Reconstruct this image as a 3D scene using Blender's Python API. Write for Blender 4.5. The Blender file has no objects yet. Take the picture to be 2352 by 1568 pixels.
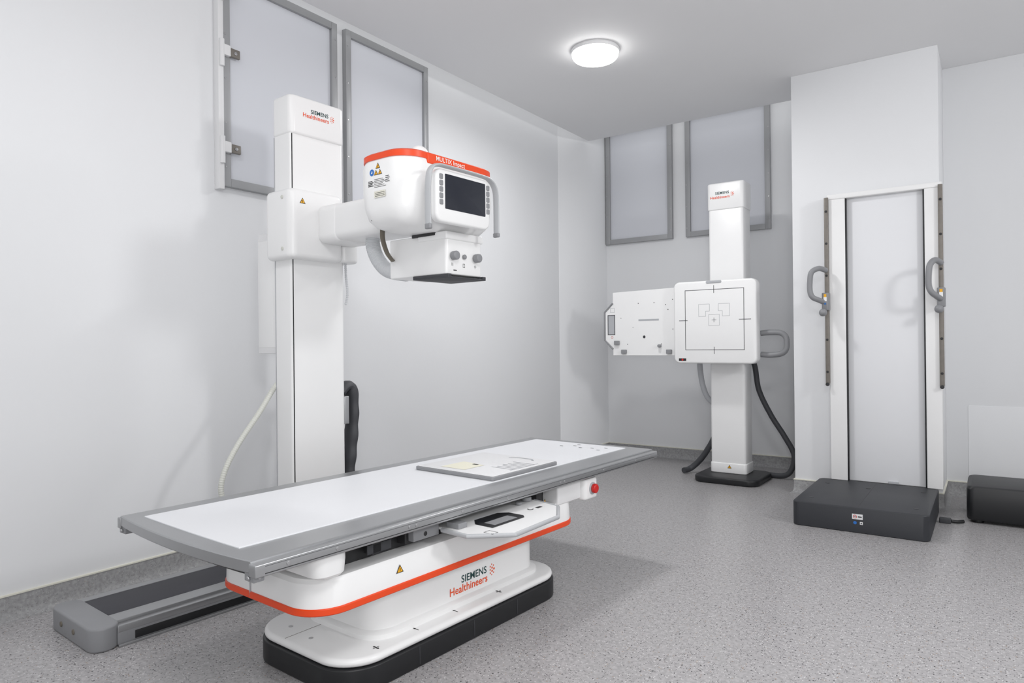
import bpy, bmesh, math, random
from math import sin, cos, pi, radians
from mathutils import Vector, Matrix
random.seed(4)
PHI = radians(3.4)
# ------------------------------------------------------------ materials
def lin(c):
    out=[]
    for v in c:
        v/=255.0
        out.append(v/12.92 if v<=0.04045 else ((v+0.055)/1.055)**2.4)
    return out
def mat(name, rgb, rough=0.45, metal=0.0, var=0.03, scale=6.0, emit=0.0, bump=0.0, bscale=200, coat=0.0, spec=0.5):
    m=bpy.data.materials.new(name); m.use_nodes=True
    nt=m.node_tree; b=nt.nodes['Principled BSDF']
    c=lin(rgb)
    tc=nt.nodes.new('ShaderNodeTexCoord')
    n=nt.nodes.new('ShaderNodeTexNoise'); n.inputs['Scale'].default_value=scale; n.inputs['Detail'].default_value=4
    nt.links.new(tc.outputs['Object'],n.inputs['Vector'])
    r=nt.nodes.new('ShaderNodeValToRGB')
    r.color_ramp.elements[0].position=0.3; r.color_ramp.elements[1].position=0.7
    r.color_ramp.elements[0].color=[max(0,x*(1-var)) for x in c]+[1]
    r.color_ramp.elements[1].color=[min(1,x*(1+var)) for x in c]+[1]
    nt.links.new(n.outputs['Fac'],r.inputs['Fac'])
    nt.links.new(r.outputs['Color'],b.inputs['Base Color'])
    b.inputs['Roughness'].default_value=rough; b.inputs['Metallic'].default_value=metal
    b.inputs['Specular IOR Level'].default_value=spec
    if coat: b.inputs['Coat Weight'].default_value=coat
    if emit:
        b.inputs['Emission Color'].default_value=(1,0.99,0.97,1); b.inputs['Emission Strength'].default_value=emit
    if bump:
        n2=nt.nodes.new('ShaderNodeTexNoise'); n2.inputs['Scale'].default_value=bscale
        nt.links.new(tc.outputs['Object'],n2.inputs['Vector'])
        bp=nt.nodes.new('ShaderNodeBump'); bp.inputs['Strength'].default_value=bump; bp.inputs['Distance'].default_value=0.002
        nt.links.new(n2.outputs['Fac'],bp.inputs['Height']); nt.links.new(bp.outputs['Normal'],b.inputs['Normal'])
    return m
def floor_mat(name, base, rough, soft=False):
    m=bpy.data.materials.new(name); m.use_nodes=True
    nt=m.node_tree; b=nt.nodes['Principled BSDF']; L=nt.links
    tc=nt.nodes.new('ShaderNodeTexCoord')
    def noise(s,d=2):
        n=nt.nodes.new('ShaderNodeTexNoise'); n.inputs['Scale'].default_value=s; n.inputs['Detail'].default_value=d
        L.new(tc.outputs['Object'],n.inputs['Vector']); return n
    def ramp(src,stops):
        r=nt.nodes.new('ShaderNodeValToRGB'); e=r.color_ramp.elements
        e[0].position,e[0].color=stops[0]; e[1].position,e[1].color=stops[1]
        L.new(src,r.inputs['Fac']); return r
    c=lin(base)
    n1=noise(65,5)
    r1=ramp(n1.outputs['Fac'],[(0.32,[x*0.82 for x in c]+[1]),(0.68,[min(1,x*1.16) for x in c]+[1])])
    def spots(scale,th,col,prev):
        v=nt.nodes.new('ShaderNodeTexVoronoi'); v.inputs['Scale'].default_value=scale; v.inputs['Randomness'].default_value=1
        L.new(tc.outputs['Object'],v.inputs['Vector'])
        sep=nt.nodes.new('ShaderNodeSeparateColor'); L.new(v.outputs['Color'],sep.inputs['Color'])
        a=nt.nodes.new('ShaderNodeMath'); a.operation='LESS_THAN'; a.inputs[1].default_value=th[0]; L.new(sep.outputs[0],a.inputs[0])
        d=nt.nodes.new('ShaderNodeMath'); d.operation='LESS_THAN'; d.inputs[1].default_value=th[1]; L.new(v.outputs['Distance'],d.inputs[0])
        mu=nt.nodes.new('ShaderNodeMath'); mu.operation='MULTIPLY'; L.new(a.outputs[0],mu.inputs[0]); L.new(d.outputs[0],mu.inputs[1])
        mx=nt.nodes.new('ShaderNodeMix'); mx.data_type='RGBA'
        if soft: col=[0.72*base[i]+0.28*col[i] for i in range(3)]
        L.new(mu.outputs[0],mx.inputs['Factor']); L.new(prev,mx.inputs['A']); mx.inputs['B'].default_value=lin(col)+[1]
        return mx.outputs['Result']
    o=spots(165,(0.22,0.36),(102,100,101),r1.outputs['Color'])
    o=spots(140,(0.18,0.36),(204,203,203),o)
    o=spots(92,(0.12,0.28),(72,70,72),o)
    o=spots(110,(0.06,0.30),(160,142,126),o)
    L.new(o,b.inputs['Base Color'])
    b.inputs['Roughness'].default_value=rough
    b.inputs['Specular IOR Level'].default_value=0.45
    return m
M=dict(
 wall=mat('wall_paint',(229,230,232),0.55,var=0.010,scale=1.2,bump=0.15,bscale=60,spec=0.3),
 ceil=mat('ceiling_paint',(236,236,237),0.8,var=0.01,scale=1.0),
 white=mat('white_enamel',(238,238,238),0.32,var=0.008),
 white2=mat('white_plastic',(228,228,229),0.4,var=0.01),
 top=mat('tabletop_laminate',(229,230,233),0.4,var=0.006,spec=0.3),
 grey=mat('anodised_aluminium',(168,169,171),0.30,metal=0.7,var=0.02),
 grey2=mat('grey_plastic',(138,139,142),0.45,var=0.03),
 lhandle=mat('light_grey_handle',(180,182,185),0.4,var=0.02),
 fgrey=mat('window_frame_grey',(160,161,163),0.45,metal=0.2,var=0.02),
 pane=mat('frosted_pane',(214,216,222),0.7,var=0.01,scale=1,spec=0.15),
 black=mat('black_plastic',(22,23,26),0.42,var=0.06),
 dgrey=mat('dark_grey_rubber',(60,61,65),0.55,var=0.05),
 plat=mat('platform_plastic',(42,44,49),0.5,var=0.05,bump=0.1),
 belt=mat('belt_rubber',(52,52,59),0.55,var=0.04),
 dark=mat('dark_mechanism',(40,40,42),0.5,var=0.1),
 orange=mat('orange_trim',(232,72,22),0.38,var=0.015),
 lorange=mat('orange_lettering',(232,84,34),0.5,var=0.01),
 teal=mat('green_lettering',(26,66,66),0.5,var=0.01),
 wtext=mat('white_lettering',(245,235,230),0.5,var=0.01),
 screen=mat('screen_glass',(26,30,42),0.22,var=0.04),
 hose=mat('pale_hose',(208,209,202),0.45,var=0.02),
 mesh=mat('grey_ribbed_hose',(204,206,209),0.5,var=0.02),
 brown=mat('brown_strap',(108,102,92),0.6,var=0.08),
 rail=mat('brushed_steel',(126,121,115),0.45,metal=0.3,var=0.06,scale=30),
 yellow=mat('warning_yellow',(240,176,30),0.5,var=0.01),
 ink=mat('black_ink',(40,40,42),0.6,var=0.02),
 lgrey=mat('pale_grey_ink',(176,178,182),0.6,var=0.02),
 blue=mat('sticker_blue',(40,110,190),0.5,var=0.01),
 red=mat('red_button',(200,32,26),0.3,var=0.02),
 steel=mat('steel_screw',(180,180,182),0.3,metal=0.8,var=0.02),
 tape=mat('beige_tape',(232,229,210),0.6,var=0.02),
 lamp=mat('lamp_diffuser',(250,250,250),0.4,emit=9.0,var=0.0),
 cream=mat('sealant_line',(222,220,208),0.6,var=0.02),
 base=floor_mat('speckled_vinyl_skirting',(152,152,153),0.5,soft=True),
 floor=floor_mat('speckled_vinyl',(170,168,169),0.34),
)
# ------------------------------------------------------------ builder
ORIG={}
def ringpts(x0,x1,y0,y1,r,n):
    r=max(0.0004,min(r,(x1-x0)/2-1e-5,(y1-y0)/2-1e-5)); P=[]
    for cx,cy,a0 in ((x1-r,y1-r,0),(x0+r,y1-r,90),(x0+r,y0+r,180),(x1-r,y0+r,270)):
        for i in range(n+1):
            a=radians(a0+90*i/n); P.append((cx+r*cos(a),cy+r*sin(a)))
    return P
class B:
    def __init__(s): s.v=[];s.f=[];s.m=[];s.mats=[]
    def mi(s,k):
        if k not in s.mats: s.mats.append(k)
        return s.mats.index(k)
    def rings(s,R,k,closed_caps=True,loop=False):
        base=len(s.v); n=len(R[0]); i=s.mi(k)
        for r in R: s.v+= [tuple(p) for p in r]
        m=len(R)
        for a in range(m if loop else m-1):
            b=(a+1)%m
            for j in range(n):
                s.f.append((base+a*n+j,base+a*n+(j+1)%n,base+b*n+(j+1)%n,base+b*n+j)); s.m.append(i)
        if closed_caps and not loop:
            s.f.append(tuple(base+j for j in range(n))[::-1]); s.m.append(i)
            s.f.append(tuple(base+(m-1)*n+j for j in range(n))); s.m.append(i)
        return s
    def loft(s,rows,k,n=8):   # rows: (x0,x1,y0,y1,z,r)
        R=[[(x,y,z) for x,y in ringpts(x0,x1,y0,y1,r,n)] for x0,x1,y0,y1,z,r in rows]
        return s.rings(R,k)
    def rb(s,x0,x1,y0,y1,z0,z1,k,r=0.01,e=0.004,axis='z',n=6):
        if axis=='z': u0,u1,v0,v1,w0,w1=x0,x1,y0,y1,z0,z1; f=lambda u,v,w:(u,v,w)
        elif axis=='x': u0,u1,v0,v1,w0,w1=y0,y1,z0,z1,x0,x1; f=lambda u,v,w:(w,u,v)
        else: u0,u1,v0,v1,w0,w1=x0,x1,z0,z1,y0,y1; f=lambda u,v,w:(u,w,v)
        e=min(e,(w1-w0)/2-1e-5,(u1-u0)/2-1e-4,(v1-v0)/2-1e-4); R=[]; q=3
        st=[]
        for i in range(q+1):
            a=pi/2*i/q; st.append((e*(1-sin(a)),w0+e*(1-cos(a))))
        for i in range(q,-1,-1):
            a=pi/2*i/q; st.append((e*(1-sin(a)),w1-e*(1-cos(a))))
        for ins,w in st:
            R.append([f(u,v,w) for u,v in ringpts(u0+ins,u1-ins,v0+ins,v1-ins,max(r-ins,0.0005),n)])
        return s.rings(R,k)
    def box(s,x0,x1,y0,y1,z0,z1,k): return s.rb(x0,x1,y0,y1,z0,z1,k,r=0.002,e=0.0015,n=2)
    def cyl(s,c,r,l,axis,k,e=0.002,n=6):
        x,y,z=c
        d={'z':(x-r,x+r,y-r,y+r,z,z+l),'x':(x,x+l,y-r,y+r,z-r,z+r),'y':(x-r,x+r,y,y+l,z-r,z+r)}[axis]
        return s.rb(*d,k,r=r,e=e,axis=axis,n=n)
    def poly(s,pts,w0,w1,k,e=0.003,axis='z'):
        f={'z':lambda u,v,w:(u,v,w),'x':lambda u,v,w:(w,u,v),'y':lambda u,v,w:(u,w,v)}[axis]
        A=sum(pts[i][0]*pts[(i+1)%len(pts)][1]-pts[(i+1)%len(pts)][0]*pts[i][1] for i in range(len(pts)))
        if A<0: pts=pts[::-1]
        def inset(d):
            out=[];n=len(pts)
            for i in range(n):
                p0=Vector(pts[i-1]);p=Vector(pts[i]);p1=Vector(pts[(i+1)%n])
                d0=(p-p0).normalized();d1=(p1-p).normalized()
                n0=Vector((-d0.y,d0.x));n1=Vector((-d1.y,d1.x)); m=(n0+n1)
                m=m/max(0.3,(m.length**2)/2) if m.length>0 else n0
                out.append(p+m*d)
            return out
        R=[]
        for ins,w in ((e,w0),(0,w0+e),(0,w1-e),(e,w1)):
            R.append([f(q.x,q.y,w) for q in inset(ins)])
        return s.rings(R,k)
    def tube(s,pts,rad,k,n=12,step=0.01,corr=0.0,pitch=0.012,flat=None,closed=False,caps=True,smooth=True):
        P=[Vector(p) for p in pts]; out=[]
        if smooth and len(P)>2:
            N=len(P)
            segs=N if closed else N-1
            for i in range(segs):
                if closed: p0,p1,p2,p3=P[i-1],P[i],P[(i+1)%N],P[(i+2)%N]
                else: p0=P[max(i-1,0)];p1=P[i];p2=P[i+1];p3=P[min(i+2,N-1)]
                c=max(2,int((p2-p1).length/step))
                for j in range(c):
                    t=j/c
                    out.append(0.5*((2*p1)+(-p0+p2)*t+(2*p0-5*p1+4*p2-p3)*t*t+(-p0+3*p1-3*p2+p3)*t**3))
            if not closed: out.append(P[-1])
        else: out=P
        R=[]; m=len(out); nrm=None; dist=0
        for i,p in enumerate(out):
            if closed: t=(out[(i+1)%m]-out[i-1]).normalized()
            else: t=(out[min(i+1,m-1)]-out[max(i-1,0)]).normalized()
            if nrm is None:
                a=Vector((0,0,1)) if abs(t.z)<0.9 else Vector((1,0,0))
                nrm=(a-t*a.dot(t)).normalized()
            else: nrm=(nrm-t*nrm.dot(t)).normalized()
            bn=t.cross(nrm)
            if i: dist+=(p-out[i-1]).length
            r=rad*(1+corr*cos(2*pi*dist/pitch))
            ring=[]
            for j in range(n):
                a=2*pi*j/n; o=nrm*cos(a)*r+bn*sin(a)*r
                if flat: ax=Vector(flat[0]); o+=ax*(o.dot(ax))*(flat[1]-1)
                ring.append(p+o)
            R.append(ring)
        return s.rings(R,k,caps,loop=closed)
    def sphere(s,c,r,k,n=16,zs=1.0):
        R=[]
        for i in range(1,n):
            a=pi*i/n
            R.append([(c[0]+r*sin(a)*cos(2*pi*j/20),c[1]+r*sin(a)*sin(2*pi*j/20),c[2]-r*zs*cos(a)) for j in range(20)])
        return s.rings(R,k)
    def obj(s,name,parent=None,label=None,angle=32):
        o=ORIG.get(parent.name,(0,0,0)) if parent else (0,0,0)
        me=bpy.data.meshes.new(name)
        me.from_pydata([(x-o[0],y-o[1],z-o[2]) for x,y,z in s.v],[],s.f)
        for k in s.mats: me.materials.append(M[k])
        me.polygons.foreach_set('material_index',s.m)
        bm=bmesh.new(); bm.from_mesh(me); bmesh.ops.recalc_face_normals(bm,faces=bm.faces); bm.to_mesh(me); bm.free()
        me.shade_smooth()
        try: me.set_sharp_from_angle(angle=radians(angle))
        except Exception: pass
        ob=bpy.data.objects.new(name,me); bpy.context.scene.collection.objects.link(ob)
        if parent:
            ob.parent=parent; ORIG[ob.name]=o
        if label: ob['label']=label
        return ob
def root(name,x,y,z,frame,label,cat):
    e=bpy.data.objects.new(name,None); bpy.context.scene.collection.objects.link(e)
    e.empty_display_size=0.1
    if frame=='T':
        e.location=(x*cos(PHI)+y*sin(PHI),-x*sin(PHI)+y*cos(PHI),z); e.rotation_euler=(0,0,-PHI)
    else: e.location=(x,y,z)
    ORIG[e.name]=(x,y,z); e['label']=label; e['category']=cat
    return e
def decals(name,origin,right,up,shapes,parent,label=None):
    O=Vector(origin);r=Vector(right).normalized();u=Vector(up).normalized();nn=r.cross(u)
    b=B()
    for pts,k,layer in shapes:
        base=len(b.v); i=b.mi(k)
        for p in pts: b.v.append(tuple(O+r*p[0]+u*p[1]+nn*(0.0006*layer)))
        b.f.append(tuple(range(base,base+len(pts)))); b.m.append(i)
    o=ORIG.get(parent.name,(0,0,0))
    me=bpy.data.meshes.new(name); me.from_pydata([(x-o[0],y-o[1],z-o[2]) for x,y,z in b.v],[],b.f)
    for k in b.mats: me.materials.append(M[k])
    me.polygons.foreach_set('material_index',b.m)
    ob=bpy.data.objects.new(name,me); bpy.context.scene.collection.objects.link(ob); ob.parent=parent; ORIG[ob.name]=o
    if label: ob['label']=label
    return ob
def rect(x0,y0,x1,y1): return [(x0,y0),(x1,y0),(x1,y1),(x0,y1)]
def circ(x,y,r,n=20): return [(x+r*cos(2*pi*i/n),y+r*sin(2*pi*i/n)) for i in range(n)]
def outline(x0,y0,x1,y1,t,k,l=1): return [(rect(x0,y0,x1,y0+t),k,l),(rect(x0,y1-t,x1,y1),k,l),(rect(x0,y0,x0+t,y1),k,l),(rect(x1-t,y0,x1,y1),k,l)]
def warn(x,y,s): return [([(x-s,y-s*.6),(x+s,y-s*.6),(x,y+s*1.1)],'ink',1),([(x-s*.72,y-s*.45),(x+s*.72,y-s*.45),(x,y+s*.8)],'yellow',2),(rect(x-s*.09,y-s*.12,x+s*.09,y+s*.38),'ink',3),(circ(x,y-s*.27,s*.1,8),'ink',3)]
def text(name,string,origin,right,up,width,k,parent,bold=0.0,height=None):
    cu=bpy.data.curves.new(name,'FONT'); cu.body=string; cu.size=1; cu.offset=bold; cu.fill_mode='FRONT'
    cu.resolution_u=4; cu.space_character=1.0+bold*2
    ob=bpy.data.objects.new(name+'_tmp',cu); bpy.context.scene.collection.objects.link(ob)
    dg=bpy.context.evaluated_depsgraph_get(); dg.update()
    me=bpy.data.meshes.new_from_object(ob.evaluated_get(dg)); bpy.data.objects.remove(ob)
    xs=[v.co.x for v in me.vertices]; ys=[v.co.y for v in me.vertices]
    sx=width/(max(xs)-min(xs)); sy=sx if not height else height/(max(ys)-min(ys))
    O=Vector(origin);r=Vector(right).normalized();u=Vector(up).normalized();nn=r.cross(u); off=Vector(ORIG[parent.name])
    for v in me.vertices: v.co=O+r*((v.co.x-min(xs))*sx)+u*(v.co.y*sy)+nn*0.0009-off
    me.materials.clear(); me.materials.append(M[k])
    o=bpy.data.objects.new(name,me); bpy.context.scene.collection.objects.link(o); o.parent=parent; ORIG[o.name]=ORIG[parent.name]
    return o
def logo_dots(x,y,s):
    pts=[(0,0,.9),(0,1,.9),(0,-1,.9),(.9,.5,1.1),(.9,-.5,1.1),(1.8,0,1.2),(1.6,1.1,.8),(1.6,-1.1,.8),(.7,1.6,.7),(.7,-1.6,.7)]
    return [(circ(x+a*s,y+b*s,s*.32*c,10),'lorange',1) for a,b,c in pts]
def structure(o):
    o['kind']='structure'; return o

# ------------------------------------------------------------ room
H=3.0
b=B(); b.box(-3.6,3.2,-1.6,6.4,-0.12,0,'floor'); structure(b.obj('floor'))
b=B(); b.box(-3.09,3.2,-1.6,5.71,H,H+0.04,'ceil'); structure(b.obj('ceiling'))
b=B(); b.box(-3.42,-3.27,-1.6,6.3,0,3.42,'wall'); structure(b.obj('wall_left'))
b=B(); b.box(-3.27,-1.16,6.14,6.3,0,3.42,'wall'); structure(b.obj('wall_back'))
b=B(); b.poly([(-3.27,5.44),(-3.13,5.71),(-3.13,6.14),(-3.27,6.14)],0,3.42,'wall',e=0.001); structure(b.obj('wall_corner'))
b=B(); b.box(-1.16,-0.26,5.2,6.3,0,H,'wall'); structure(b.obj('wall_pillar'))
b=B(); b.box(-0.26,3.2,5.7,5.85,0,H,'wall'); structure(b.obj('wall_right'))
b=B(); b.rb(-0.13,1.2,5.696,5.70,0.10,0.635,'wall',r=0.01,e=0.002,axis='y'); structure(b.obj('trim_1'))
def skirting(name,pts):
    b=B()
    P=[Vector(p) for p in pts]
    prof=[(0,0),(0.035,0),(0.022,0.006),(0.012,0.02),(0.008,0.05),(0.007,0.096),(0,0.098)]
    prof2=[(0,0.098),(0.010,0.097),(0.010,0.103),(0,0.104)]
    for pr,k in ((prof,'base'),(prof2,'cream')):
        R=[]
        for i,p in enumerate(P):
            d0=(P[i]-P[i-1]).normalized() if i else (P[1]-P[0]).normalized()
            d1=(P[i+1]-P[i]).normalized() if i<len(P)-1 else d0
            n0=Vector((d0.y,-d0.x));n1=Vector((d1.y,-d1.x)); m=n0+n1; m=m*(2/(m.length**2))
            R.append([(p.x+m.x*o,p.y+m.y*o,z) for o,z in pr])
        b.rings(R,k)
    return structure(b.obj(name,angle=50))
skirting('baseboard_left',[(-3.27,-1.6),(-3.27,5.44),(-3.13,5.71),(-3.13,6.14)])
skirting('baseboard_back',[(-3.13,6.14),(-1.16,6.14)])
skirting('baseboard_pillar',[(-1.16,6.14),(-1.16,5.2),(-0.26,5.2),(-0.26,5.7)])
skirting('baseboard_right',[(-0.26,5.7),(3.2,5.7)])

# windows (framed frosted shutters)
def window_left(i,y0,y1,hinges):
    z0,z1=1.93,3.05; t=0.042; x=-3.27
    b=B()
    b.box(x,x+0.035,y0,y0+t,z0,z1,'fgrey'); b.box(x,x+0.035,y1-t,y1,z0,z1,'fgrey')
    b.box(x,x+0.035,y0+t,y1-t,z0,z0+t,'fgrey'); b.box(x,x+0.035,y0+t,y1-t,z1-t,z1,'fgrey')
    for k in range(5):
        for yy in (y0+t*.3,y1-t*.3): b.cyl((x+0.035,yy,z0+0.1+k*0.23),0.005,0.002,'x','steel',n=3,e=0.0005)
    w=structure(b.obj('window_%d'%i)); ORIG[w.name]=(0,0,0)
    p=B(); p.box(x+0.001,x+0.016,y0+t,y1-t,z0+t,z1-t,'pane'); p.obj('window_pane',w)
    if hinges:
        c=B(); c.box(x,x+0.045,y0-0.032,y0-0.002,z0-0.02,3.3,'white2'); c.obj('window_casing',w,label='white side casing')
        for hz in (2.1,2.6,2.94):
            h=B(); h.cyl((x+0.052,y0-0.016,hz-0.06),0.013,0.14,'z','white2'); h.rb(x+0.035,x+0.062,y0-0.01,y0+0.03,hz,hz+0.055,'white2',r=0.004,e=0.003)
            h.rb(x+0.035,x+0.052,y0+0.03,y0+0.09,hz+0.005,hz+0.050,'rail',r=0.004,e=0.003)
            h.cyl((x+0.052,y0+0.062,hz+0.027),0.009,0.004,'x','steel'); h.obj('hinge',w,label='white hinge with metal plate')
window_left(1,2.04,2.80,True); window_left(2,2.868,3.62,False)
def window_back(i,x0,x1):
    z0,z1=2.065,3.2; t=0.046; y=6.14
    b=B()
    b.box(x0,x0+t,y-0.035,y,z0,z1,'fgrey'); b.box(x1-t,x1,y-0.035,y,z0,z1,'fgrey')
    b.box(x0+t,x1-t,y-0.035,y,z0,z0+t,'fgrey'); b.box(x0+t,x1-t,y-0.035,y,z1-t,z1,'fgrey')
    for k in range(6):
        for xx in (x0+t*.3,x1-t*.3): b.cyl((xx,y-0.037,z0+0.08+k*0.2),0.005,0.002,'y','steel',n=3,e=0.0005)
    w=structure(b.obj('window_%d'%i)); ORIG[w.name]=(0,0,0)
    p=B(); p.box(x0+t,x1-t,y-0.016,y-0.001,z0+t,z1-t,'pane'); p.obj('window_pane',w)
window_back(3,-3.12,-2.43); window_back(4,-2.30,-1.54)

# ceiling lamp
LX,LY=-2.083,3.95
r=root('ceiling_lamp',LX,LY,H,'W','round white flush ceiling light, switched on','lamp')
def sq(rr,z): return (LX-rr,LX+rr,LY-rr,LY+rr,z,rr)
b=B(); b.loft([sq(.153,H-0.026),sq(.158,H-0.012),sq(.153,H-0.0005)],'white2',n=12); b.obj('lamp_base',r)
b=B(); rows=[]
for i in range(7):
    a=pi/2*i/6; rr=0.150-0.02*(1-cos(a)); rows.append(sq(rr,H-0.026-0.036*sin(a)))
b.loft(rows[::-1],'lamp',n=12); b.obj('lamp_shade',r,label='glowing white diffuser')

# ------------------------------------------------------------ examination table
T=root('examination_table',-1.975,1.915,0,'T','white radiography table with orange stripe and grey-edged top','examination table')
b=B(); b.rb(-2.26,-1.70,1.315,2.51,0.0,0.078,'black',r=0.14,e=0.006,n=12)
for y in (1.62,1.9,2.16): b.box(-1.7005,-1.6985,y,y+0.003,0.01,0.07,'dgrey')
b.obj('plinth',T,label='black rubber plinth')
b=B(); b.rb(-2.256,-1.704,1.319,2.506,0.079,0.108,'white',r=0.14,e=0.014,n=12)
b.cyl((-1.98,1.385,0.108),0.008,0.001,'z','steel',e=0.0005); b.cyl((-2.12,1.40,0.108),0.008,0.001,'z','steel',e=0.0005)
b.box(-2.05,-2.048,1.33,1.48,0.1075,0.1086,'brown')
c=b.obj('base_cover',T)
for y in (1.47,1.65,1.85,2.1):
    sh=[(rect(y-.0015,1.735,y+.0015,1.757),'ink',1),([(y-.005,1.752),(y+.005,1.752),(y,1.762)],'ink',1)]
    if y in (1.47,2.1): sh+=[(rect(y-.013,1.7445,y+.013,1.7475),'ink',1),([(y-.005,1.740),(y+.005,1.740),(y,1.730)],'ink',1)]
    decals('foot_symbol',(0,0,0.1085),(0,1,0),(-1,0,0),sh,c)
b=B(); b.loft([(-2.18,-1.762,1.475,2.44,0.108,.10),(-2.18,-1.762,1.475,2.44,0.124,.10),(-2.172,-1.770,1.483,2.432,0.130,.095),(-2.16,-1.784,1.496,2.42,0.132,.09),(-2.16,-1.785,1.497,2.42,0.136,.09),(-2.16,-1.785,1.497,2.42,0.30,.09)],'white',n=12)
ped=b.obj('pedestal',T)
text('lettering','SIEMENS',(-1.785,1.925,0.184),(0,1,0),(0,0,1),0.147,'teal',ped,bold=0.015)
text('lettering','Healthineers',(-1.785,1.860,0.149),(0,1,0),(0,0,1),0.217,'lorange',ped,bold=0.013)
decals('emblem',(-1.785,0,0),(0,1,0),(0,0,1),logo_dots(2.095,0.188,0.013),ped)
b=B(); b.loft([(-2.16,-1.72,1.26,2.50,0.285,.11),(-2.19,-1.69,1.20,2.54,0.296,.12),(-2.218,-1.662,1.172,2.565,0.307,.125)],'white',n=12)
b.loft([(-2.222,-1.658,1.168,2.570,0.306,.12),(-2.224,-1.656,1.166,2.572,0.309,.12),(-2.224,-1.656,1.166,2.572,0.325,.12),(-2.222,-1.658,1.168,2.570,0.328,.12)],'orange',n=12)
b.loft([(-2.22,-1.66,1.17,2.568,0.327,.115),(-2.218,-1.664,1.172,2.566,0.40,.115),(-2.212,-1.672,1.18,2.56,0.412,.11),(-2.20,-1.69,1.19,2.55,0.414,.10)],'white',n=12)
b.box(-1.99,-1.985,1.166,1.169,0.31,0.41,'lgrey')
body=b.obj('lift_housing',T,label='white housing with orange stripe')
decals('warning_sign',(-1.6612,0,0),(0,1,0),(0,0,1),warn(1.50,0.372,0.016),body)
b=B(); b.rb(-2.16,-1.74,1.27,2.46,0.405,0.47,'dark',r=0.03,e=0.004)
b.rb(-2.30,-2.26,1.05,3.15,0.455,0.503,'grey2',r=0.004,e=0.002); b.rb(-1.76,-1.715,1.05,3.15,0.462,0.503,'dark',r=0.004,e=0.002)
for y in (1.22,1.42,1.56,2.3,2.44): b.rb(-2.25,-1.70,y,y+0.04,0.43,0.49,'dark',r=0.004,e=0.003)
b.box(-1.705,-1.70,1.4,1.5,0.435,0.465,'dgrey'); 
b.obj('lift_mechanism',T,label='dark steel carriage under the top')
def top_outline(a0,a1,b0,b1,bow,far=0.2):
    P=[]
    n=16
    for i in range(n+1):
        t=i/n; P.append((a0+(a1-a0)*t, b0-bow*sin(pi*t)**0.8))
    for i in range(n+1):
        t=i/n; P.append((a1-(a1-a0)*t, b1+bow*far*sin(pi*t)**0.8))
    return P
b=B()
b.poly(top_outline(-2.43,-1.64,0.965,3.235,0.026),0.507,0.541,'grey',e=0.003)
b.rb(-1.645,-1.612,0.962,3.235,0.499,0.534,'grey',r=0.003,e=0.004)
b.rb(-2.447,-2.425,0.962,3.235,0.499,0.534,'grey',r=0.003,e=0.003)
b.box(-1.6125,-1.611,0.99,3.2,0.506,0.508,'dark'); b.box(-1.6125,-1.6115,0.99,3.2,0.5255,0.5265,'dgrey')
b.poly(top_outline(-2.40,-1.68,0.985,3.2,0.015),0.49,0.508,'dark',e=0.002)
for y in (1.06,1.22,1.5,1.53,1.75,2.0,2.35,2.38,2.7,3.0,3.15): b.cyl((-1.612,y,0.517),0.006,0.002,'x','steel',e=0.0006)
tt=b.obj('tabletop_frame',T,label='grey aluminium edge frame')
b=B(); b.poly(top_outline(-2.345,-1.765,1.005,3.175,0.004),0.540,0.5445,'top',e=0.001)
ts=b.obj('tabletop',T,label='smooth white tabletop')
for i,j in ((0,0),(1,2),(2,1),(3,3),(4,0),(5,3),(1,4)):
    decals('scale_mark',(0,0,0.5447),(0,1,0),(-1,0,0),[(rect(3.02+0.02*i,1.83+0.06*j,3.028+0.02*i,1.85+0.06*j),'ink',1)],ts)
for a in (-1.675,-2.445):
    b=B(); b.rb(a,a+0.045,0.968,1.00,0.483,0.506,'grey2',r=0.003,e=0.002); b.cyl((a+0.025,0.961,0.494),0.006,0.01,'y','steel'); b.cyl((a+0.044,0.985,0.494),0.005,0.003,'x','steel')
    b.obj('rail_end_bracket',T,label='grey bracket with screws')
b=B(); b.loft([(-1.93,-1.645,1.185,1.27,0.425,.03),(-1.97,-1.635,1.165,1.28,0.435,.04),(-2.0,-1.632,1.155,1.285,0.47,.045),(-2.0,-1.632,1.155,1.285,0.497,.045)],'white',n=8)
b.box(-1.86,-1.78,1.1535,1.156,0.455,0.475,'lgrey')
b.obj('control_box',T,label='white rounded cover under the top')
b=B(); b.rb(-1.80,-1.66,2.40,2.58,0.405,0.495,'white2',r=0.01,e=0.005); b.rb(-1.78,-1.635,2.575,2.685,0.395,0.487,'white',r=0.02,e=0.01)
es=b.obj('emergency_stop_box',T,label='white box holding the stop button')
b=B(); b.cyl((-1.636,2.635,0.443),0.027,0.006,'x','lgrey'); b.cyl((-1.631,2.635,0.443),0.021,0.02,'x','red',e=0.006,n=8); b.obj('emergency_button',es,label='red mushroom stop button')
b=B(); b.rb(-2.2,-1.675,1.575,1.695,0.44,0.503,'grey2',r=0.003,e=0.002); b.rb(-2.2,-1.69,1.69,2.27,0.486,0.503,'white2',r=0.003,e=0.002)
b.rb(-1.70,-1.672,1.69,2.27,0.476,0.488,'grey',r=0.003,e=0.002); b.box(-1.674,-1.672,1.71,2.05,0.490,0.498,'black')
for z in (0.457,0.485): b.cyl((-1.676,1.63,z),0.008,0.002,'x','dark')
b.box(-1.6725,-1.6715,1.88,1.96,0.489,0.495,'blue')
b.obj('detector_drawer_housing',T,label='grey drawer housing')
trp=[(-2.0,1.71),(-1.66,1.70),(-1.535,1.69),(-1.425,1.80),(-1.44,2.07),(-1.525,2.195),(-1.66,2.225),(-2.0,2.225)]
b=B(); b.poly(trp,0.454,0.463,'white',e=0.003)
tr=b.obj('detector_tray',T,label='white pull-out tray')
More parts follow.
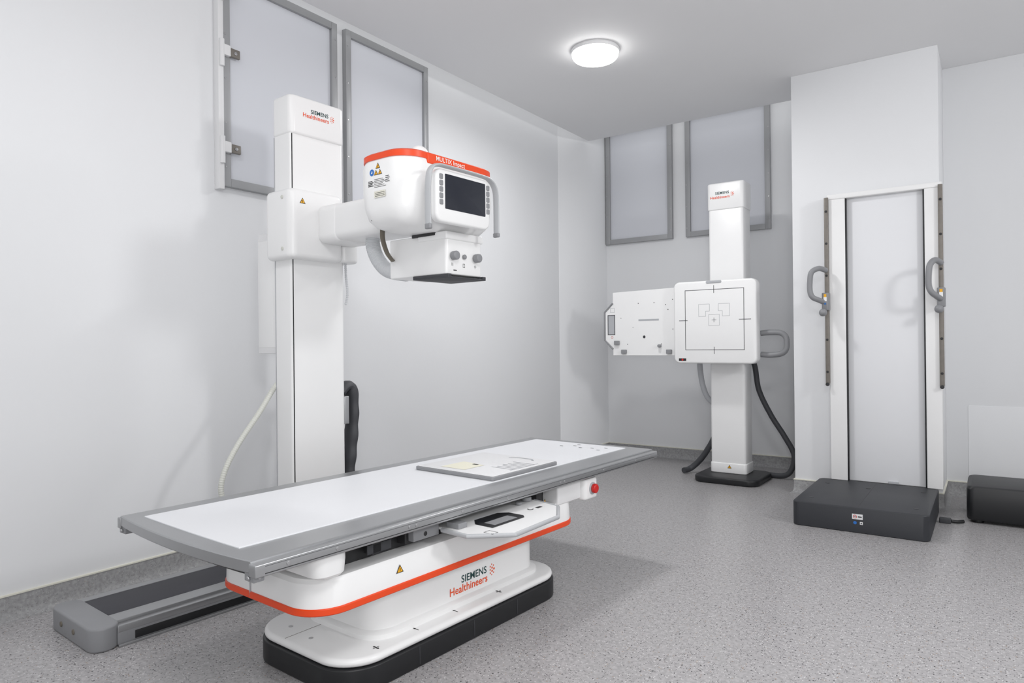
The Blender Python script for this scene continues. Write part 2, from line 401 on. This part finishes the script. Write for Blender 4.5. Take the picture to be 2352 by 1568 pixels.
b=B(); b.tube([(-1.66,1.695,0.457),(-1.537,1.688,0.457),(-1.42,1.798,0.457),(-1.436,2.073,0.457),(-1.523,2.2,0.457),(-1.66,2.23,0.457)],0.008,'lhandle',smooth=False); b.obj('tray_handle',tr,label='grey edge grip')
decals('tray_slot',(0,0,0.4635),(0,1,0),(-1,0,0),[([(1.80,1.52),(1.98,1.52),(2.0,1.54),(2.0,1.61),(1.97,1.64),(1.84,1.64),(1.80,1.60)],'black',1),(rect(1.83,1.535,1.96,1.585),'grey2',2),(circ(2.09,1.575,.012),'ink',1),(circ(2.09,1.575,.009),'white',2),(rect(2.12,1.56,2.15,1.575),'ink',1)]+outline(1.74,1.47,1.77,1.51,.002,'ink',1),tr)
b=B(); b.rb(-1.66,-1.60,1.715,1.76,0.463,0.482,'grey2',r=0.004,e=0.002); b.obj('tray_clamp',tr,label='grey clamp block')
for c_,rr,hh in (((-1.67,2.19,0.463),.02,.018),((-1.655,2.12,0.463),.014,.012)):
    b=B(); b.cyl(c_,rr,hh,'z','grey2',e=0.004); b.obj('tray_knob',tr,label='grey round knob')
decals('warning_sign',(-1.6595,0,0),(0,1,0),(0,0,1),warn(2.30,0.44,0.012),T)

D=root('flat_panel_detector',-1.995,2.33,0.5445,'T','square white x-ray detector plate with grey rim lying on the table','detector plate')
b=B(); b.rb(-2.22,-1.77,2.10,2.56,0.545,0.560,'grey2',r=0.012,e=0.003); b.obj('detector_rim',D,label='grey rim')
b=B(); b.rb(-2.212,-1.778,2.108,2.552,0.5601,0.5625,'white2',r=0.01,e=0.001)
dp=b.obj('detector_face',D)
decals('tape_label',(0,0,0.5627),(0,1,0),(-1,0,0),[([(2.15,1.97),(2.28,1.97),(2.30,2.11),(2.15,2.11)],'tape',1),(rect(2.265,2.0,2.28,2.03),'ink',2)],dp)
decals('grip_mark',(0,0,0.5627),(0,1,0),(-1,0,0),[([(2.50,1.86),(2.53,1.89),(2.53,1.98),(2.50,2.01),(2.495,2.0),(2.52,1.975),(2.52,1.895),(2.495,1.87)],'lgrey',1)],dp)
sh=[(rect(2.25,1.80,2.45,1.803),'lgrey',1)]
for i in range(7): sh.append((rect(2.27+0.025*i,1.80,2.275+0.025*i,1.92 - 0.01*(i%3)),'lgrey',1))
decals('printed_table',(0,0,0.5627),(0,1,0),(-1,0,0),sh,dp)

R_=root('floor_rail',-2.89,2.3,0,'T','grey floor track with dark belt, lying along the wall','floor rail')
b=B(); b.rb(-3.10,-2.70,1.06,3.62,0.0,0.055,'grey2',r=0.004,e=0.003); b.rb(-3.10,-3.055,1.06,3.62,0.0,0.083,'grey',r=0.003,e=0.003)
b.rb(-2.815,-2.735,1.06,3.62,0.05,0.085,'grey',r=0.003,e=0.003); b.rb(-2.735,-2.70,1.06,3.62,0.048,0.075,'grey',r=0.003,e=0.003)
b.box(-2.702,-2.698,1.12,3.6,0.012,0.042,'black'); b.rb(-2.715,-2.688,1.06,3.62,0.0,0.01,'grey',r=0.002,e=0.002)
b.obj('track',R_)
b=B(); b.rb(-3.055,-2.815,1.06,3.62,0.055,0.081,'belt',r=0.003,e=0.003); b.obj('cover_belt',R_,label='dark rubber cover belt')
for y0,y1 in ((0.97,1.075),(3.60,3.72)):
    b=B(); b.rb(-3.11,-2.69,y0,y1,0.0,0.086,'grey2',r=0.055,e=0.008,n=10)
    if y0<2:
        b.cyl((-2.98,0.966,0.045),0.010,0.006,'y','brown'); b.cyl((-2.86,0.966,0.045),0.010,0.006,'y','brown')
    b.obj('end_cap',R_)

# ------------------------------------------------------------ tube stand
S=root('xray_tube_stand',-2.87,2.0,0.086,'T','white floor-mounted x-ray column with arm and tube head','x-ray machine')
b=B(); b.rb(-3.02,-2.74,1.80,2.24,0.087,0.20,'white2',r=0.03,e=0.01); b.obj('trolley',S)
b=B(); b.rb(-2.94,-2.80,1.87,2.175,0.19,2.11,'white',r=0.016,e=0.004,n=8); b.box(-2.802,-2.7985,1.877,1.882,0.2,2.10,'black')
b.box(-2.935,-2.93,1.869,1.872,0.2,2.1,'lgrey')
b.obj('column',S)
b=B(); b.rb(-2.945,-2.79,1.864,2.18,2.10,2.285,'white',r=0.03,e=0.012,n=8)
cap=b.obj('column_cap',S)
text('lettering','SIEMENS',(-2.79,1.98,2.215),(0,1,0),(0,0,1),0.10,'teal',cap,bold=0.015)
text('lettering','Healthineers',(-2.79,1.935,2.190),(0,1,0),(0,0,1),0.148,'lorange',cap,bold=0.013)
decals('emblem',(-2.79,0,0),(0,1,0),(0,0,1),logo_dots(2.095,2.213,0.009),cap)
b=B(); b.rb(-2.955,-2.735,1.825,2.13,1.505,1.83,'white',r=0.04,e=0.022,n=10); b.rb(-2.95,-2.75,2.128,2.245,1.51,1.80,'white',r=0.05,e=0.014,n=8)
for z in (1.55,1.79): b.cyl((-2.80,1.821,z),0.009,0.006,'y','hose')
car=b.obj('carriage',S)
decals('warning_sign',(-2.735,0,0),(0,1,0),(0,0,1),warn(1.89,1.77,0.016),car)
b=B(); b.rb(-2.76,-2.15,1.975,2.20,1.59,1.76,'white',r=0.035,e=0.02,axis='x',n=8)
b.rb(-2.735,-2.60,1.971,2.204,1.583,1.765,'white',r=0.04,e=0.015,axis='x',n=8); b.obj('arm',S)
b=B(); b.loft([(-2.10,-1.95,1.83,2.20,1.552,.05),(-2.135,-1.915,1.785,2.245,1.565,.07),(-2.16,-1.895,1.758,2.275,1.59,.09),(-2.174,-1.884,1.745,2.293,1.63,.10),(-2.18,-1.88,1.74,2.30,1.69,.10),(-2.18,-1.88,1.74,2.30,1.79,.10),(-2.174,-1.886,1.746,2.294,1.815,.10)],'white',n=12)
b.loft([(-2.178,-1.882,1.742,2.298,1.814,.10),(-2.178,-1.882,1.742,2.298,1.836,.10),(-2.165,-1.895,1.755,2.285,1.844,.09),(-2.12,-1.94,1.80,2.24,1.847,.06)],'orange',n=12)
b.rb(-1.90,-1.878,1.86,2.2,1.797,1.838,'orange',r=0.004,e=0.004)
for i in range(10): b.rb(-2.10+i*.014,-2.095+i*.014,1.764,1.80,1.586,1.596,'dgrey',r=0.002,e=0.002)
head=b.obj('tube_housing',S,label='white rounded tube housing with orange rim')
text('lettering','MULTIX Impact',(-1.878,1.905,1.815),(0,1,0),(0,0,1),0.165,'wtext',head,bold=0.012)
b=B(); b.sphere((-2.0,1.93,1.860),0.040,'white'); b.cyl((-2.0,1.93,1.842),0.047,0.010,'z','white2',e=0.004); b.obj('camera_dome',head,label='white dome')
sh=[(circ(-2.063,1.765,.013),'blue',1),([(-2.068,1.76),(-2.058,1.762),(-2.060,1.772)],'white',2)]+warn(-2.028,1.785,.013)+warn(-2.039,1.760,.012)+warn(-2.016,1.760,.012)
for i in range(4):
    sh.append((rect(-2.085,1.73-i*.006,-2.06+0.006*(i%2),1.733-i*.006),'ink',1)); sh.append((rect(-1.985,1.74-i*.007,-1.965+0.004*(i%2),1.742-i*.007),'ink',1))
for i in range(6): sh.append((rect(-2.05,1.735-i*.006,-2.0+0.009*(i%3),1.7365-i*.006),'ink',1))
sh+= [(rect(-2.05,1.665,-1.985,1.69),'cream',1)]+[(rect(-2.045,1.67+.006*i,-1.99,1.6715+.006*i),'ink',2) for i in range(3)]
decals('rating_labels',(0,1.7395,0),(1,0,0),(0,0,1),sh,head)
b=B(); b.rb(-1.835,-1.80,1.822,2.137,1.560,1.762,'white',r=0.035,e=0.010,axis='x',n=8); b.rb(-1.90,-1.83,1.90,2.10,1.60,1.74,'white2',r=0.02,e=0.004,axis='x')
for i in range(5):
    z=1.625+i*.024
    for y in (1.842,2.112): b.rb(-1.801,-1.797,y,y+0.018,z,z+0.020,'grey2',r=0.004,e=0.001,axis='x')
cp=b.obj('control_panel',S,label='white control panel')
b=B(); b.rb(-1.801,-1.7985,1.872,2.105,1.612,1.745,'screen',r=0.004,e=0.0008,axis='x'); b.obj('screen',cp,label='dark switched-off touch screen')
b=B(); b.tube([(-1.80,1.783,1.532),(-1.80,1.781,1.60),(-1.80,1.783,1.70),(-1.80,1.795,1.748),(-1.80,1.83,1.769),(-1.80,1.90,1.773),(-1.80,2.08,1.773),(-1.80,2.135,1.765),(-1.80,2.167,1.735),(-1.80,2.175,1.68),(-1.80,2.175,1.545)],0.0065,'lhandle',flat=((1,0,0),2.3))
b.rb(-1.815,-1.785,2.167,2.183,1.537,1.555,'grey2',r=0.006,e=0.004); b.rb(-1.815,-1.785,1.775,1.791,1.524,1.545,'grey2',r=0.006,e=0.004)
b.obj('panel_handle',cp,label='light grey hoop handle around the panel')
b=B(); b.rb(-2.24,-1.90,1.98,2.195,1.380,1.546,'white',r=0.012,e=0.006); b.rb(-2.10,-1.95,1.97,2.18,1.54,1.558,'dark',r=0.02,e=0.003)
b.rb(-2.06,-1.895,1.975,2.20,1.52,1.553,'white',r=0.006,e=0.006)
col=b.obj('collimator',S,label='white collimator box')
b=B(); b.rb(-2.09,-1.885,1.975,2.205,1.365,1.371,'dgrey',r=0.003,e=0.002); b.rb(-2.09,-1.885,1.975,1.995,1.370,1.381,'dgrey',r=0.003,e=0.002); b.rb(-2.09,-1.885,2.185,2.205,1.370,1.381,'dgrey',r=0.003,e=0.002)
b.obj('accessory_rail',col,label='dark grey accessory rail')
for y,rr in ((2.016,.018),(2.153,.018),(2.082,.010)):
    b=B(); b.cyl((-1.90,y,1.456),rr,0.012 if rr<.015 else .028,'x','grey2',e=0.005,n=8); b.obj('knob',col,label='grey adjustment knob')
for sh in (outline(2.077,1.412,2.089,1.428,.0015,'ink'),[(rect(2.01,1.415,2.012,1.428),'ink',1),(rect(2.017,1.415,2.019,1.428),'ink',1)],[(rect(2.145,1.42,2.16,1.422),'ink',1),(rect(2.151,1.412,2.153,1.428),'ink',1)],[(rect(2.02,1.396,2.04,1.40),'ink',1)]):
    decals('printed_symbol',(-1.9,0,0),(0,1,0),(0,0,1),sh,col)
b=B(); b.tube([(-2.17,1.90,1.615),(-2.215,1.925,1.60),(-2.235,1.94,1.55),(-2.225,1.955,1.49),(-2.205,1.97,1.455)],0.006,'brown',flat=((0,1,0),2.2)); b.obj('strap',S,label='brown retaining strap')
b=B(); b.tube([(-2.46,2.08,1.62),(-2.465,2.08,1.56),(-2.43,2.08,1.49),(-2.36,2.08,1.435),(-2.235,2.08,1.41)],0.033,'mesh',corr=0.04,pitch=0.008,step=0.0018,n=16); b.obj('corrugated_hose',S,label='ribbed pale hose between arm and collimator')
b=B(); b.tube([(-2.79,2.175,1.52),(-2.79,2.178,1.45),(-2.785,2.182,1.36),(-2.79,2.175,1.30)],0.006,'mesh',corr=0.25,pitch=0.009,step=0.002,n=10); b.obj('coiled_cable',S,label='coiled white cable')
b=B(); b.rb(-3.135,-2.935,1.90,1.925,1.06,1.655,'white2',r=0.006,e=0.004); b.box(-3.13,-2.94,1.8985,1.901,1.09,1.62,'white'); b.obj('cable_cover',S,label='flat white cover plate on the column')
b=B(); b.tube([(-2.93,1.92,0.95),(-2.945,1.87,0.90),(-2.955,1.79,0.78),(-2.955,1.68,0.64),(-2.95,1.61,0.52),(-2.95,1.60,0.42),(-2.95,1.66,0.28),(-2.95,1.78,0.17),(-2.95,1.83,0.15)],0.0125,'hose',corr=0.05,pitch=0.010,step=0.0022,n=12); b.obj('flexible_hose',S,label='pale corrugated cable hose')
b=B(); b.rb(-2.93,-2.80,2.17,2.20,0.70,0.84,'grey',r=0.005,e=0.003)
b.tube([(-2.86,2.18,0.86),(-2.86,2.215,0.885),(-2.86,2.25,0.88),(-2.86,2.264,0.80),(-2.86,2.255,0.62),(-2.86,2.235,0.45),(-2.86,2.225,0.25),(-2.86,2.20,0.14)],0.029,'dgrey',corr=0.06,pitch=0.11,flat=((1,0,0),1.5),n=16)
b.obj('cable_sleeve',S,label='dark grey fabric cable sleeve')

# ------------------------------------------------------------ wall stand
Wd=root('chest_stand',-1.72,5.45,0,'W','white vertical x-ray wall stand with square detector and side tray','x-ray machine')
b=B(); b.rb(-1.93,-1.43,5.20,5.68,0.0,0.05,'black',r=0.09,e=0.012,n=10); b.obj('foot_plate',Wd,label='black foot plate')
b=B(); b.rb(-1.85,-1.575,5.42,5.62,0.05,2.16,'white',r=0.02,e=0.004,n=8); b.rb(-1.856,-1.569,5.414,5.626,0.05,0.13,'white',r=0.025,e=0.006,n=8)
wc=b.obj('column',Wd); decals('warning_sign',(0,5.413,0),(1,0,0),(0,0,1),warn(-1.70,0.10,0.016),wc)
b=B(); b.rb(-1.858,-1.567,5.412,5.628,2.145,2.36,'white',r=0.028,e=0.010,n=8); wcap=b.obj('column_cap',Wd)
text('lettering','SIEMENS',(-1.79,5.412,2.268),(1,0,0),(0,0,1),0.11,'teal',wcap,bold=0.02)
text('lettering','Healthineers',(-1.83,5.412,2.235),(1,0,0),(0,0,1),0.155,'lorange',wcap,bold=0.018)
decals('emblem',(0,5.412,0),(1,0,0),(0,0,1),logo_dots(-1.663,2.262,0.011),wcap)
b=B(); b.rb(-2.064,-1.42,5.20,5.305,0.925,1.568,'white',r=0.045,e=0.014,axis='y',n=8); b.rb(-2.0,-1.48,5.30,5.43,0.98,1.50,'white2',r=0.03,e=0.01,axis='y')
b.rb(-1.80,-1.68,5.196,5.23,1.545,1.566,'lgrey',r=0.008,e=0.003,axis='y')
dh=b.obj('detector_housing',Wd,label='square white detector housing')
cx,cz=-1.74,1.262
sh=outline(-1.97,1.03,-1.51,1.50,.004,'ink')
sh+=[(rect(cx-.002,1.47,cx+.002,1.53),'ink',1),(rect(cx-.002,1.0,cx+.002,1.055),'ink',1),(rect(-2.02,cz-.002,-1.95,cz+.002),'ink',1),(rect(-1.55,cz-.002,-1.46,cz+.002),'ink',1)]
sh+=outline(cx-.043,cz-.043,cx+.043,cz+.043,.0025,'lgrey')+[(rect(cx-.018,cz-.0015,cx+.018,cz+.0015),'ink',1),(rect(cx-.0015,cz-.018,cx+.0015,cz+.018),'ink',1)]
for sx in (-1,1):
    sh+=[(rect(min(cx+sx*.035,cx+sx*.12),1.385,max(cx+sx*.035,cx+sx*.12),1.3875),'lgrey',1),(rect(cx+sx*.12-.001,1.29,cx+sx*.12+.0015,1.387),'lgrey',1),(rect(cx+sx*.035-.001,1.33,cx+sx*.035+.0015,1.387),'lgrey',1),(rect(min(cx+sx*.065,cx+sx*.12),1.29,max(cx+sx*.065,cx+sx*.12),1.2925),'lgrey',1),(rect(min(cx+sx*.035,cx+sx*.065),1.33,max(cx+sx*.035,cx+sx*.065),1.3325),'lgrey',1),(rect(cx+sx*.065-.001,1.29,cx+sx*.065+.0015,1.3325),'lgrey',1)]
sh+=[(rect(-2.025,.945,-1.965,.965),'ink',1),(circ(-1.995,.955,.008),'red',2)]
decals('alignment_marks',(0,5.2,0),(1,0,0),(0,0,1),sh,dh)
b=B(); b.poly([(-2.637,1.52),(-2.637,1.44),(-2.71,1.36),(-2.71,1.11),(-2.637,1.03),(-2.637,.985),(-2.03,.985),(-2.03,1.535)],5.27,5.288,'white',e=0.003,axis='y')
tray=b.obj('side_tray',Wd,label='white cassette tray extending sideways')
b=B(); b.tube([(-2.635,5.268,1.43),(-2.712,5.268,1.355),(-2.712,5.268,1.115),(-2.635,5.268,1.04)],0.008,'grey2',smooth=False); b.obj('tray_handle',tray,label='grey edge grip')
decals('grip_slot',(0,5.27,0),(1,0,0),(0,0,1),outline(-2.685,1.16,-2.615,1.33,.006,'dgrey',2)+[(rect(-2.68,1.166,-2.62,1.324),'lgrey',1)],tray)
decals('slot_mark',(0,5.27,0),(1,0,0),(0,0,1),[(rect(-2.40,1.272,-2.22,1.287),'lgrey',1)],tray)
decals('printed_symbol',(0,5.27,0),(1,0,0),(0,0,1),outline(-2.66,1.35,-2.62,1.39,.003,'lgrey'),tray)
for x,z,q in ((-2.35,1.14,.012),(-2.40,1.42,.004),(-2.26,1.42,.004),(-2.16,1.40,.004),(-2.14,1.36,.004),(-2.56,1.30,.003),(-2.45,1.22,.003),(-2.2,1.08,.004),(-2.5,1.08,.004),(-2.1,1.2,.004),(-2.1,1.44,.004)):
    decals('tray_hole',(0,5.27,0),(1,0,0),(0,0,1),[(circ(x,z,q,12),'dgrey',2)],tray)
decals('warning_sticker',(0,5.27,0),(1,0,0),(0,0,1),[(circ(-2.645,1.14,.010),'red',1),(circ(-2.645,1.14,.007),'white',2)],tray)
for x,z in ((-2.53,1.0),(-2.13,1.0),(-2.595,1.075),(-2.04,1.5)):
    b=B(); b.rb(x-.022,x+.022,5.245,5.27,z,z+.035,'grey2',r=0.005,e=0.003,axis='y'); b.obj('tray_clip',tray,label='grey clip')
b=B(); b.cyl((-2.21,5.235,1.065),0.013,0.035,'y','grey2',e=0.004); b.obj('tray_knob',tray,label='grey knob')
b=B(); b.tube([(-1.425,5.33,1.155),(-1.36,5.33,1.16),(-1.28,5.33,1.155),(-1.245,5.33,1.125),(-1.238,5.33,1.08),(-1.245,5.33,1.03),(-1.28,5.33,1.0),(-1.36,5.33,.99),(-1.425,5.33,0.995)],0.021,'grey2'); b.obj('hand_grip',Wd,label='grey loop hand grip')
b=B(); b.tube([(-1.60,5.60,1.0),(-1.56,5.64,0.90),(-1.53,5.65,0.70),(-1.44,5.66,0.50),(-1.34,5.66,0.34),(-1.27,5.66,0.20),(-1.29,5.66,0.08),(-1.36,5.66,0.025),(-1.55,5.70,0.022)],0.021,'dgrey'); b.obj('cable_hose',Wd,label='dark grey cable hose')
b=B(); b.tube([(-1.93,5.40,0.98),(-1.945,5.46,0.86),(-1.94,5.5,0.74),(-1.91,5.52,0.64),(-1.85,5.53,0.58)],0.022,'lgrey'); b.obj('cable_hose',Wd,label='grey cable hose')
b=B(); b.tube([(-1.84,5.55,0.36),(-1.90,5.55,0.24),(-1.98,5.55,0.12),(-2.06,5.53,0.04),(-2.09,5.45,0.03)],0.024,'dgrey'); b.obj('cable_hose',Wd,label='dark grey cable hose')

# ------------------------------------------------------------ standing platform with upright frame
Pf=root('patient_stand',-.62,4.75,0,'W','dark grey standing platform with tall white upright panel and grab handles','patient stand')
b=B(); b.loft([(-.975,-.28,4.305,5.115,0,.035),(-.98,-.275,4.30,5.12,0.004,.04),(-.98,-.275,4.30,5.12,0.136,.04),(-.977,-.278,4.303,5.118,0.141,.038),(-.972,-.283,4.308,5.115,0.143,.035)],'plat',n=8)
b.box(-.63,-.627,4.33,5.08,0.1428,0.1436,'black')
for x,y in ((-.9,4.45),(-.35,4.45),(-.9,4.95),(-.35,4.95),(-.65,4.9)): b.cyl((x,y,0.1425),0.014,0.0015,'z','black',e=0.0005)
pl=b.obj('platform',Pf)
decals('safety_stickers',(0,4.2995,0),(1,0,0),(0,0,1),[(rect(-.655,.078,-.60,.108),'white2',1),(circ(-.64,.093,.010),'red',2),(circ(-.64,.093,.007),'white2',3),(rect(-.645,.0915,-.635,.0945),'ink',4),(rect(-.625,.09,-.605,.096),'ink',2),(circ(-.64,.058,.009),'blue',1),(rect(-.615,.05,-.60,.066),'white2',1),([(-.613,.054),(-.602,.054),(-.6075,.063)],'ink',2)],pl)
b=B(); b.rb(-.905,-.80,5.10,5.185,0.143,2.09,'white',r=0.006,e=0.004); b.rb(-.338,-.25,5.10,5.185,0.143,2.09,'white',r=0.006,e=0.004); b.rb(-.915,-.24,5.095,5.187,2.06,2.095,'white',r=0.008,e=0.006)
b.obj('upright_frame',Pf)
b=B(); b.box(-.80,-.338,5.135,5.16,0.143,2.06,'top'); b.box(-.80,-.792,5.105,5.137,0.143,2.06,'black'); b.box(-.346,-.338,5.105,5.137,0.143,2.06,'black')
b.rb(-.56,-.50,5.125,5.136,0.143,0.16,'lgrey',r=0.004,e=0.002,axis='y')
b.obj('back_panel',Pf,label='smooth white back panel with black edge seals')
for x0 in (-.928,-.262):
    b=B(); b.box(x0,x0+0.026,5.08,5.10,0.80,2.075,'rail')
    for i in range(6): b.cyl((x0+.013,5.076,0.88+i*.22),0.008,0.005,'y','dark')
    b.cyl((x0+.013,5.066,0.795),0.012,0.02,'y','dark'); b.obj('slide_rail',Pf,label='metal slide rail with screws')
for pts,x in (([(-.915,5.06,1.575),(-.95,5.0,1.585),(-.99,4.975,1.56),(-1.0,4.97,1.50),(-1.0,4.97,1.43),(-.985,4.975,1.39),(-.95,5.0,1.37),(-.915,5.05,1.35)],-.915),
            ([(-.247,5.05,1.575),(-.275,4.99,1.59),(-.30,4.96,1.56),(-.308,4.95,1.50),(-.308,4.95,1.43),(-.295,4.955,1.39),(-.27,4.98,1.365),(-.247,5.04,1.345)],-.247)):
    b=B(); b.tube(pts,0.018,'grey2'); h=b.obj('grab_handle',Pf,label='grey curved grab handle')
    b=B(); b.rb(x-.022,x+.022,5.02,5.09,1.30,1.42,'grey2',r=0.01,e=0.005); b.sphere((x-.01,5.0,1.285),0.026,'grey2'); b.obj('clamp',h,label='grey clamp with tightening knob')
    decals('clamp_sticker',(0,5.019,0),(1,0,0),(0,0,1),[(rect(x-.008,1.39,x+.008,1.41),'yellow',1),(rect(x-.010,1.362,x+.010,1.39),'white',1),(circ(x,1.345,.007,10),'blue',2)],h)

St=root('step_stool',0.18,5.12,0,'W','low black plastic step stool on the floor by the wall','step stool')
b=B(); b.loft([(-.12,.48,4.90,5.34,0.02,.03),(-.125,.485,4.895,5.345,0.03,.04),(-.125,.485,4.895,5.345,0.20,.04),(-.118,.478,4.902,5.338,0.215,.04),(-.105,.465,4.915,5.325,0.22,.03)],'black',n=8); b.obj('step_body',St)
for x in (-.07,.43):
    for y in (4.95,5.29):
        b=B(); b.cyl((x,y,0),0.03,0.025,'z','black'); b.obj('foot',St)
So=root('cable_plug',-.19,4.82,0,'W','small dark cable connector lying on the floor beside the platform','plug')
b=B(); b.rb(-.26,-.20,4.80,4.84,0.0,0.03,'dgrey',r=0.006,e=0.004); b.tube([(-.2,4.82,.015),(-.17,4.83,.012),(-.14,4.86,.012)],0.010,'black'); b.obj('connector',So)

# ------------------------------------------------------------ lights
w=bpy.data.worlds.new('World'); bpy.context.scene.world=w; w.use_nodes=True
bg=w.node_tree.nodes['Background']; bg.inputs[0].default_value=(0.985,0.99,1.0,1); bg.inputs[1].default_value=0.74
def area(name,loc,target,size,power,shape='DISK',col=(1,1,1)):
    l=bpy.data.lights.new(name,'AREA'); l.energy=power; l.size=size; l.shape=shape; l.color=col
    o=bpy.data.objects.new(name,l); bpy.context.scene.collection.objects.link(o); o.location=loc
    d=Vector(target)-Vector(loc); o.rotation_euler=d.to_track_quat('-Z','Y').to_euler(); return o
area('ceiling_light_source',(LX,LY,2.92),(LX+0.3,LY-0.2,0),0.29,22)
area('ceiling_light_source_rear',(0.4,0.2,2.93),(0.2,0.8,0),0.9,36)
area('ceiling_light_source_rear_side',(-1.9,0.6,2.93),(-1.6,0.8,0),0.4,9)
area('ceiling_light_source_side',(2.6,2.7,2.6),(-2.5,2.4,1.0),0.6,44)
area('ceiling_fill',(0.3,-0.5,1.3),(-0.4,2.2,3.0),0.5,26)  # added unseen fill light, aimed up to brighten the ceiling
# ------------------------------------------------------------ camera
th=radians(35.0); pitch=math.atan(3.6/1568); roll=0.0104
F=Vector((-sin(th)*cos(pitch),cos(th)*cos(pitch),sin(pitch))); Rt=Vector((cos(th),sin(th),0)); U=Rt.cross(F)
R2=Rt*cos(roll)-U*sin(roll); U2=U*cos(roll)+Rt*sin(roll)
cam=bpy.data.cameras.new('camera'); cam.sensor_width=36; cam.lens=24; cam.clip_start=0.05
co=bpy.data.objects.new('camera',cam); bpy.context.scene.collection.objects.link(co)
co.matrix_world=Matrix(((R2.x,U2.x,-F.x,0),(R2.y,U2.y,-F.y,0),(R2.z,U2.z,-F.z,1.10),(0,0,0,1)))
bpy.context.scene.camera=co
bpy.context.scene.view_settings.view_transform='Standard'
